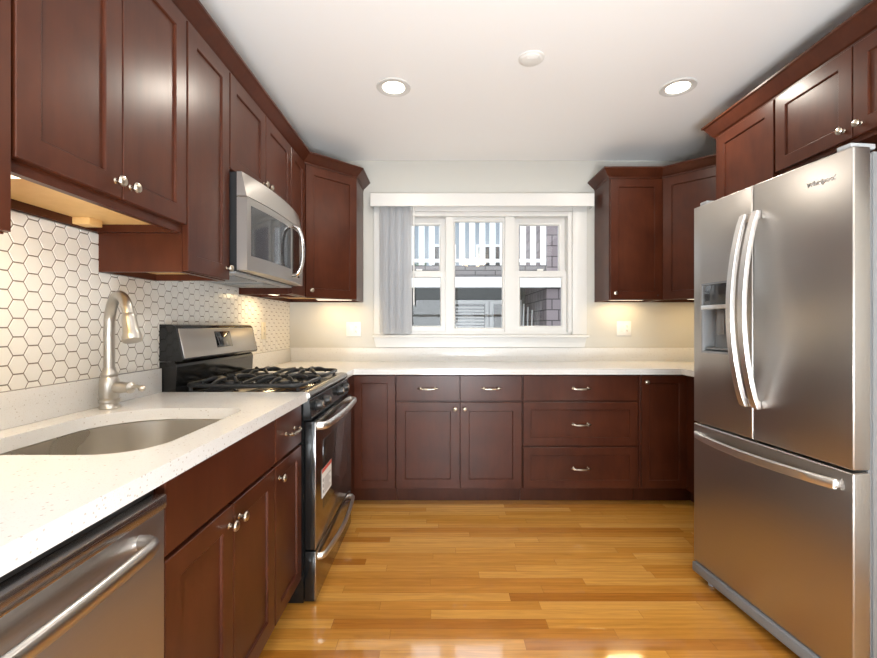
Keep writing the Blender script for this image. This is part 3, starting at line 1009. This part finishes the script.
c = thing('wall_cabinet', 'deep cherry cabinet cut off by the frame edge past the refrigerator', 'cabinet', (FR, 1.319, 0), -PI / 2, WG)
wall_body(c, .42, XR - FR, 1.925, UTOP + .045, False)
door(c, .006, .414, 1.944, UTOP + .020, (.38, 1.985))

# ------------------------------------------------------------------ crown mouldings
def crown(label, path, zb, zt, out=.055, back=-.018):
    """path: plan points with the room on the right-hand side; mitred sweep"""
    path = [Vector(p) for p in path]
    n = len(path)
    def offs(d):
        res = []
        for i in range(n):
            ns = []
            for j in (i - 1, i):
                if 0 <= j < n - 1:
                    t = (path[j + 1] - path[j]).normalized(); ns.append(Vector((t.y, -t.x)))
            if len(ns) == 1: res.append(path[i] + ns[0] * d)
            else:
                k = (ns[0] + ns[1]); k.normalize()
                res.append(path[i] + k * (d / k.dot(ns[0])))
        return res
    h = zt - zb
    prof = [(back, zb), (.003, zb), (.004, zb + .010), (.012, zb + .016), (out - .010, zt - .016), (out - .004, zt - .012), (out, zt - .010), (out, zt), (back, zt)]
    cols = [[(p.x, p.y, z) for p in offs(d)] for d, z in prof]
    rings = [[cols[k][i] for k in range(len(prof))] for i in range(n)]
    m = MB(); m.loft(rings)
    return m
CG = 'cherry crown mouldings'
o = crown('', [(UL, .30), (UL, YB - .60), (XL + .60, UB), (XL + .60, YB - .002)], UTOP + .001, 2.354).build('crown_molding', CHERRY, smooth=False)
tag(o, 'cherry crown moulding along the microwave run and angled corner', 'crown moulding', CG)
o = crown('', [(1.256, YB - .002), (1.256, UB), (1.650, UB), (XR - .30, YB - .60), (XR - .30, 2.662)], UTOP + .001, 2.354).build('crown_molding', CHERRY, smooth=False)
tag(o, 'cherry crown moulding on the cabinets beside the window valance', 'crown moulding', CG)
o = crown('', [(XR - .002, 2.598), (FR, 2.598), (FR, .90)], UTOP + .028, 2.402, .055, .001).build('crown_molding', CHERRY, smooth=False)
tag(o, 'cherry crown moulding above the refrigerator cabinets', 'crown moulding', CG)

# ------------------------------------------------------------------ microwave
mw = thing('microwave', 'stainless over-the-range microwave with a bowed door above the gas range', 'microwave', (-.815, 1.848, 0), PI / 2)
W = .755
def bow(x, b=.030): return -b * (1 - (2 * x / W - 1) ** 2)
def curved(x0, x1, z0, z1, y0, y1, n=14, top_back=0.0, b=.030):
    rings = []
    for i in range(n + 1):
        x = x0 + (x1 - x0) * i / n
        f = bow(x, b)
        rings.append([(x, f + y0, z0), (x, y1, z0), (x, y1, z1), (x, f + y0 + top_back, z1)])
    m = MB(); m.loft(rings); return m
MB().box(.004, W - .004, .045, .386, 1.432, 1.856).build('case', BLACKP, mw, smooth=False)
md_ = curved(.0, W, 1.436, 1.748, .0, .044).build('door', STEEL, mw)
curved(.0, W, 1.752, 1.856, .002, .044, top_back=.022).build('vent_panel', STEEL, mw)
curved(.030, .455, 1.500, 1.716, -.0022, .010, 12).build('window', MGLASS, md_)
curved(.492, .640, 1.470, 1.725, -.0022, .010, 8).build('control_panel', DGLASS, md_)
pts = []
for i in range(17):
    t = i / 16; a = t * PI
    pts.append((.474, bow(.474) - .004 - .058 * math.sin(a) ** .7, 1.465 + .262 * (1 - math.cos(a)) / 2))
MB().tube(pts, .0105, 12, True, (1.0, 1.25)).build('handle', CHROME, md_)
m = MB().box(.02, W - .02, .060, .36, 1.424, 1.432)
m.build('bottom_plate', LGREY, mw, smooth=False)
for x in (.10, .42):
    m = MB().box(x, x + .24, .10, .30, 1.419, 1.424)
    for k in range(9): m.box(x + .012 + k * .024, x + .026 + k * .024, .11, .29, 1.4175, 1.419)
    m.build('grease_filter', GREY, mw, smooth=False)

# ------------------------------------------------------------------ refrigerator
dxy = Vector((.073, -.725))
fr = thing('refrigerator', 'stainless french door refrigerator with bottom freezer and water dispenser', 'refrigerator', (1.215, 2.070, 0), math.atan2(dxy.y, dxy.x))
W, H, DT = .729, 1.757, .062
MB().box(.006, W - .006, DT + .012, .74, .040, H - .012, .004).build('case', GREY, fr)
m = MB().box(.012, W - .012, DT, DT + .012, .10, H - .02); m.build('gasket', GREY, fr, smooth=False)
SP = .346; ZS = .742
def slab(x0, x1, z0, z1, hole=None):
    m = MB(); bv = .006
    if not hole:
        return m.box(x0, x1, 0, DT, z0, z1, bv, 3)
    hx0, hx1, hz0, hz1 = hole
    xs = [x0 + bv, hx0, hx1, x1 - bv]; zs = [z0 + bv, hz0, hz1, z1 - bv]
    bm = m.bm
    g = [[bm.verts.new((x, 0, z)) for x in xs] for z in zs]
    for i in range(3):
        for j in range(3):
            if i == 1 and j == 1: continue
            bm.faces.new((g[i][j], g[i][j + 1], g[i + 1][j + 1], g[i + 1][j]))
    # rounded rim and back
    ringf = [g[0][0], g[0][1], g[0][2], g[0][3], g[1][3], g[2][3], g[3][3], g[3][2], g[3][1], g[3][0], g[2][0], g[1][0]]
    prev = ringf
    cxm, czm = (x0 + x1) / 2, (z0 + z1) / 2
    for s, y in ((.4, .0008), (.75, .0027), (1.0, .006), (1.0, DT)):
        nr = []
        for v in ringf:
            x, z = v.co.x, v.co.z
            if abs(x - xs[0]) < 1e-6: x -= bv * s
            if abs(x - xs[3]) < 1e-6: x += bv * s
            if abs(z - zs[0]) < 1e-6: z -= bv * s
            if abs(z - zs[3]) < 1e-6: z += bv * s
            nr.append(bm.verts.new((x, y, z)))
        for k in range(12):
            bm.faces.new((prev[k], prev[(k + 1) % 12], nr[(k + 1) % 12], nr[k]))
        prev = nr
    bm.faces.new(prev)
    return m
HX0, HX1, HZ0, HZ1 = .063, .224, 1.078, 1.388
dl = slab(.002, SP - .0022, ZS + .004, H, (HX0, HX1, HZ0, HZ1)).build('door', STEELF, fr)
dl['label'] = 'stainless door with the water dispenser'
drr = slab(SP + .0022, W - .002, ZS + .004, H).build('door', STEELF, fr)
fz = slab(.002, W - .002, .086, ZS - .004).build('freezer_drawer', STEELF, fr)
# dispenser: recessed pocket, control face, shelf, paddle
m = MB()
def rg_(x0, x1, z0, z1, y): return [(x0, y, z0), (x1, y, z0), (x1, y, z1), (x0, y, z1)]
m.loft([rg_(HX0 - .004, HX1 + .004, HZ0 - .004, HZ1 + .004, -.0005), rg_(HX0 - .004, HX1 + .004, HZ0 - .004, HZ1 + .004, -.003), rg_(HX0 + .004, HX1 - .004, HZ0 + .004, HZ1 - .004, -.003),
        rg_(HX0 + .005, HX1 - .005, HZ0 + .006, HZ1 - .005, .002), rg_(HX0 + .012, HX1 - .012, HZ0 + .012, HZ1 - .01, .055)], False, True)
ds = m.build('dispenser', CAVITY, dl, smooth=False)
MB().box(HX0 + .005, HX1 - .005, -.001, .03, 1.292, HZ1 - .005, .003).build('dispenser_control', MGLASS, dl)
MB().box(HX0 + .003, HX1 - .003, -.012, .03, 1.272, 1.291, .003).build('dispenser_shelf', SATIN, dl)
MB().box(HX0 + .06, HX0 + .105, .022, .030, 1.16, 1.265, .003).build('dispenser_paddle', GREY, dl)
MB().box(HX0 + .014, HX1 - .014, .004, .05, HZ0 + .013, HZ0 + .021, .002).build('drip_tray', GREY, dl)
def fridge_handle(x, parent, lean):
    pts = []
    for i in range(21):
        t = i / 20
        z = .880 + (1.640 - .880) * t
        o_ = .014 + .060 * math.sin(PI * t) ** .8
        pts.append((x + lean * math.sin(PI * t), -o_, z))
    m = MB(); rings = []
    for i, p in enumerate(pts):
        p = Vector(p); hw, th = .016, .008
        q = pts[min(i + 1, 20)]; r = pts[max(i - 1, 0)]
        t = (Vector(q) - Vector(r)).normalized(); nrm = Vector((0, -1, 0)); nrm = (nrm - t * nrm.dot(t)).normalized(); sd_ = t.cross(nrm)
        rings.append([p + sd_ * a + nrm * b for a, b in ((-hw, -th), (hw, -th), (hw, th * .5), (hw * .82, th), (-hw * .82, th), (-hw, th * .5))])
    m.loft(rings)
    m.box(x - .012, x + .012, -.018, .0, .872, .905, .003).box(x - .012, x + .012, -.018, .0, 1.615, 1.648, .003)
    return m.build('handle', SATIN, parent, angle=50)
fridge_handle(SP - .030, dl, 0); fridge_handle(SP + .030, drr, 0)
rings = []
for i in range(21):
    t = i / 20; x = .035 + (W - .070 - .012) * t
    o_ = .014 + .045 * math.sin(PI * t) ** .8
    hw = .016; th = .007
    zc = .690
    rings.append([(x, -o_ + th, zc - hw), (x, -o_ + th, zc + hw), (x, -o_ - th * .5, zc + hw), (x, -o_ - th, zc + hw * .82), (x, -o_ - th, zc - hw * .82), (x, -o_ - th * .5, zc - hw)])
m = MB(); m.loft(rings); m.box(.030, .060, -.016, .0, .678, .702, .003).box(W - .078, W - .045, -.016, .0, .678, .702, .003)
m.build('handle', SATIN, fz, angle=50)
MB().box(.004, W - .004, -.010, .10, .038, .082, .006).build('base_grille', GREY, fr)
for x in (.07, W - .07):
    MB().lathe([(.014, 0.001), (.014, .012), (.008, .014), (.008, .040)], (x, .04, 0), seg=14).build('foot', LGREY, fr)
for x in (.03, W - .065):
    MB().box(x, x + .045, .012, .10, H + .0005, H + .018, .003).build('hinge_cover', LGREY, fr)
tx = bpy.data.curves.new('badge_text', 'FONT')
tx.body = 'Whirlpool'
tx.size = .0235; tx.extrude = .0012; tx.shear = .12
tx.align_x = 'CENTER'
to = bpy.data.objects.new('tmp_text', tx); COL.objects.link(to)
bpy.context.view_layer.update()
tme = bpy.data.meshes.new_from_object(to.evaluated_get(bpy.context.evaluated_depsgraph_get()))
bpy.data.objects.remove(to)
tme.materials.clear(); tme.materials.append(SATIN)
tme.transform(Matrix.Translation((.622, -.0014, 1.672)) @ Matrix.Rotation(PI / 2, 4, 'X'))
tme.name = 'logo'
link('logo', tme, drr)

# ------------------------------------------------------------------ vertical blind with valance
vb = thing('vertical_blind', 'grey vertical blind drawn aside under a white valance over the window', 'window blind', (.345, 3.45, 2.137))
m = MB(); VX0, VX1 = -.535, 1.222
m.box(VX0, VX1, 3.402, 3.410, 2.137, 2.239, .002).box(VX0, VX0 + .008, 3.410, YB - .001, 2.137, 2.239).box(VX1 - .008, VX1, 3.410, YB - .001, 2.137, 2.239).box(VX0 + .008, VX1 - .008, 3.410, YB - .001, 2.231, 2.239)
m.build('valance', TRIMP, vb, True, False)
MB().box(VX0 + .02, VX1 - .02, 3.425, 3.465, 2.170, 2.205, .003).build('headrail', PLATE, vb, True)
NV = 15
for k in range(NV):
    x = -.448 + k * .0162
    a = R(72 + 7 * math.sin(k * 1.9))
    m = MB(); ca, sa = math.cos(a), math.sin(a)
    n = 6; f, bk = [], []
    for i in range(n + 1):
        s = (i / n - .5) * .086
        c_ = .006 * (1 - (2 * i / n - 1) ** 2)
        px, py = x + s * ca - c_ * sa, 3.446 + s * sa + c_ * ca
        f.append((px, py))
    zb_ = 1.136 + .004 * math.sin(k * 2.3)
    m.loft([[(px, py, zb_) for px, py in f] + [(px - .0007 * sa, py + .0007 * ca, zb_) for px, py in reversed(f)],
            [(px, py, 2.168) for px, py in f] + [(px - .0007 * sa, py + .0007 * ca, 2.168) for px, py in reversed(f)]])
    m.build('vane', VANE, vb, True, angle=50)
MB().tube([(-.196, 3.438, 2.168), (-.196, 3.438, 1.36)], .0055, 8).build('wand', PLATE, vb, True)

# ------------------------------------------------------------------ outlets and switches
def outlet_plate(label, M_, gang=2, mat=PLATE):
    p = thing('wall_outlet', label, 'outlet', M_.to_translation(), M_.to_euler().z)
    w = .058 if gang == 2 else .036
    MB().box(-w, w, -.006, -.0005, -.058, .058, .003).build('plate', mat, p)
    x = .024 if gang == 2 else 0
    s = MB().box(x - .017, x + .017, -.0075, -.006, -.034, .034, .001).build('socket', mat, p)
    m = MB()
    for dz in (-.018, .018):
        m.box(x - .007, x - .005, -.0079, -.0074, dz - .004, dz + .006).box(x + .004, x + .006, -.0079, -.0074, dz - .005, dz + .006)
        m.lathe([(.0024, 0), (.0024, .0004)], (x, -.0074, dz - .009), (0, -1, 0), 10)
    m.build('slots', SLOT, s)
    if gang == 2:
        MB().box(-.041, -.007, -.0085, -.006, -.034, .034, .002).build('rocker', mat, p)
    return p
outlet_plate('white double outlet plate on the wall under the angled corner cabinet', Matrix.Translation((-.686, YB, 1.172)))
outlet_plate('white double outlet plate on the wall between window and refrigerator', Matrix.Translation((1.494, YB, 1.178)))
outlet_plate('almond outlet plate set in the hexagon tiles past the range', Matrix.Translation((XL + .0068, 2.965, 1.165)) @ Matrix.Rotation(PI / 2, 4, 'Z'), 1, ALMOND)

# ------------------------------------------------------------------ lamps
def can(x, y, label):
    p = thing('recessed_ceiling_light', label, 'ceiling light', (x, y, CEIL), 0, 'recessed ceiling lights')
    MB().lathe([(.062, -.0005), (.094, -.0005), (.096, -.004), (.092, -.008), (.066, -.007), (.062, -.004)], seg=36).build('trim_ring', TRIMP, p)
    MB().lathe([(.001, -.0012), (.0615, -.0012), (.0615, -.004), (.001, -.0042)], seg=32).build('lens', LENS, p)
    area_lamp('lamp', (0, 0, -.012), (0, 0, 0), .10, .10, CAN_W, CAN_COL, p, 'DISK')
can(-.25, 2.42, 'recessed ceiling light nearer the microwave side of the ceiling')
can(1.335, 2.42, 'recessed ceiling light nearer the refrigerator side of the ceiling')
sm = thing('smoke_detector', 'round white smoke detector on the ceiling between the two lights', 'smoke detector', (.462, 2.16, CEIL))
MB().lathe([(.064, -.0005), (.064, -.004), (.060, -.006), (.056, -.007), (.052, -.012), (.046, -.014), (.001, -.015)], seg=36).build('housing', PLATE, sm)
m = MB()
for k in range(5): m.box(-.028, .028, -.045 + k * .006, -.042 + k * .006, -.0158, -.0135)
m.build('vent', PLATE, sm, smooth=False)

def bar_light(label, x, y, z, L_, along_y=True, W_=UNDER_W):
    p = thing('under_cabinet_light', label, 'light', (x, y, z), PI / 2 if along_y else 0, 'under cabinet lights')
    MB().box(-L_ / 2, L_ / 2, -.02, .02, -.016, -.001, .003).build('housing', PLATE, p)
    MB().box(-L_ / 2 + .01, L_ / 2 - .01, -.014, .014, -.018, -.0155).build('lens', BARLENS, p)
    area_lamp('lamp', (0, 0, -.020), (0, 0, 0), max(.04, L_ - .04), .02, W_, (1.0, .72, .36), p)
bar_light('white light bar fixed beneath the short cabinet above the sink', UL - .06, .955, TB + .026, .085, True, 2.6)
bar_light('white light bar beneath the narrow cabinet past the microwave', UL - .16, 2.755, UBOT + .026, .20)
bar_light('white light bar beneath the angled corner cabinet by the window', XL + .40, YB - .14, UBOT + .026, .28, False)
bar_light('white light bar beneath the wall cabinet beside the valance', 1.45, YB - .12, UBOT + .026, .30, False)
bar_light('white light bar beneath the corner cabinet behind the refrigerator', XR - .25, YB - .25, UBOT + .026, .28, False)

# added soft fill light, unseen behind the camera, tipped up to brighten the ceiling
sb = thing('fill_light', 'added soft fill light on a low stand, unseen behind the camera', 'light', (.25, -1.05, 0))
M_ = Matrix.Translation((0, 0, .54)) @ Matrix.Rotation(-R(25), 4, 'X')
def rr(hx, hy, z): return [(-hx, -hy, z), (hx, -hy, z), (hx, hy, z), (-hx, hy, z)]
m = MB(); m.loft([rr(.46, .36, .0), rr(.12, .12, -.24), rr(.11, .11, -.24), rr(.45, .35, -.004)], False, False)
m.xf(M_).build('shell', BLACKP, sb, smooth=False)
MB().box(-.11, .11, -.11, .11, -.235, -.225).xf(M_).build('lamp_head', GREY, sb)
MB().lathe([(.014, .03), (.014, .34)], (0, -.10, 0), seg=12).build('post', BLACKP, sb)
for k in range(3):
    a = PI / 2 + k * 2 * PI / 3
    MB().tube([(0, -.10, .10), (.30 * math.cos(a), -.10 + .30 * math.sin(a), .012)], .010, 8).build('leg', BLACKP, sb)

# pendant lamp in the room behind the camera (seen mirrored in the middle pane)
ch = thing('chandelier', 'brass chandelier with frosted globes behind the camera', 'chandelier', (.66, -1.20, CEIL + .0))
MB().lathe([(.06, 0), (.06, -.02), (.02, -.03), (.008, -.034), (.008, -.16), (.03, -.18), (.035, -.21), (.001, -.24)], seg=20).build('stem', NICKEL, ch)
for k in range(5):
    a = 2 * PI * k / 5 + .3
    ca, sa = math.cos(a), math.sin(a)
    MB().tube([(0, 0, -.19), (.08 * ca, .08 * sa, -.215), (.16 * ca, .16 * sa, -.20), (.20 * ca, .20 * sa, -.17)], .007, 8).build('arm', NICKEL, ch)
    MB().lathe([(.02, 0), (.04, .012), (.062, .045), (.066, .08), (.058, .105), (.001, .110)], (.20 * ca, .20 * sa, -.17), seg=18).build('globe', GLOBE, ch)

# ------------------------------------------------------------------ outside: yard, neighbouring house, trees
GZ = -1.2
o = MB().box(-14, 16, YB + .16, 40, GZ - .2, GZ).build('ground', SOIL, smooth=False); struct(o)
nh = thing('neighbor_house', 'shingled house with a white railed balcony seen through the window', 'house', (.6, 6.5, GZ))
HY = 6.5
XE = 1.62                                   # porch ends, shingled wall begins
MB().box(XE, 6.0, HY, HY + 4, GZ, 6.0).build('side_wall', SHINGLE, nh, True, False)
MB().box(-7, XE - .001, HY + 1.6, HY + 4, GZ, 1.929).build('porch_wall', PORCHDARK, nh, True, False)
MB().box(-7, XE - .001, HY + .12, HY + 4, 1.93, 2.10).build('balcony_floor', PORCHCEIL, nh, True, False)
MB().box(-7, XE - .001, HY, HY + .119, 1.925, 2.10).build('balcony_fascia', SHINGLEG, nh, True, False)
MB().box(-7, XE + .25, HY - .05, HY + .10, 1.775, 1.924).build('porch_beam', WHITEX, nh, True, False)
rl = MB().box(-7, XE - .002, HY + .02, HY + .08, 2.155, 2.205).box(-7, XE - .002, HY + .01, HY + .09, 3.02, 3.08).build('railing', WHITEX, nh, True, False)
nb = 0
x = XE - .05
while x > -2.6:
    MB().box(x - .042, x + .042, HY + .0, HY + .02, 2.11, 3.02).build('baluster', WHITEX, rl, True, False)
    x -= .152
# porch openings: two shuttered windows under the balcony
for (a, b) in ((.30, .86), (1.02, 1.46), (-1.5, -.7)):
    f = MB().box(a - .09, b + .09, HY + 1.56, HY + 1.599, .35, 1.68).build('porch_window', WHITEX, nh, True, False)
    MB().box(a, b, HY + 1.54, HY + 1.559, .45, 1.60).build('pane', MGLASS, f, True, False)
    if a > 0 and a < 1:
        m = MB()
        for k in range(18): m.box(a + .02, b - .02, HY + 1.515, HY + 1.535, .50 + k * .06, .535 + k * .06)
        m.build('shutter_slats', WHITEX, f, True, False)
for k, (xa, xb) in enumerate(((1.28, 1.40), (1.34, 1.48), (1.40, 1.56), (1.33, 1.36))):
    p = MB().tube([(xa, HY + .35 + k * .02, GZ + .001), (xb, HY + .62 + k * .05, 1.56 - .05 * k)], .013, 8).build('leaning_pole', WHITEX)
    tag(p, 'thin pale pole leaning in the dark porch of the neighbouring house', 'pole', 'poles leaning in the porch')
bh = MB().box(-5.5, 5.0, 15, 19, GZ, 5.0).build('siding', BLUEX)
b2 = thing('distant_house', 'pale blue house beyond the balcony railing', 'house', (-1.6, 15, GZ))
bh.parent = b2; bh.location = (1.6, -15, -GZ)
MB().prism([(-5.8, 14.8), (5.3, 14.8), (5.3, 19.2), (-5.8, 19.2)], 5.0, 5.2).build('roof', PORCHCEIL, b2, True, False)
for xx in (-3.6, -1.9, -.3, 1.3, 2.9):
    f = MB().box(xx, xx + .9, 14.93, 15.0, 2.6, 4.0).build('window', WHITEX, b2, True, False)
    MB().box(xx + .08, xx + .82, 14.90, 14.929, 2.68, 3.92).build('pane', MGLASS, f, True, False)
def tree(label, x, y, h, r, seed):
    random.seed(seed)
    t = thing('tree', label, 'tree', (x, y, GZ), 0, 'trees beyond the balcony')
    MB().tube([(0, 0, 0), (.05, 0, h * .4), (0, .05, h * .75)], [.16, .12, .06], 8).build('trunk', BARK, t)
    m = MB()
    for k in range(160):
        d = Vector((random.gauss(0, 1), random.gauss(0, 1), random.gauss(0, 1))).normalized() * random.uniform(.5, 1.0)
        c = Vector((d.x * r, d.y * r, h * .74 + d.z * h * .30))
        s = random.uniform(.10, .26) * r
        Mx = Matrix.Translation(c) @ Matrix.Rotation(random.uniform(0, 6), 4, 'Z') @ Matrix.Rotation(random.uniform(0, 6), 4, 'X') @ Matrix.Diagonal((s, s * .8, s * .5, 1))
        bmesh.ops.create_icosphere(m.bm, subdivisions=1, radius=1, matrix=Mx)
    m.build('foliage', FOLIAGE, t, smooth=False)
tree('dark leafy tree just beyond the middle of the balcony railing', 2.6, 13.2, 5.0, .7, 3)
tree('leafy tree beyond the balcony near the shingled wall', 4.6, 13.0, 5.4, .9, 5)
tree('low leafy tree beyond the balcony at the blind side', -1.1, 13.0, 4.6, .8, 8)
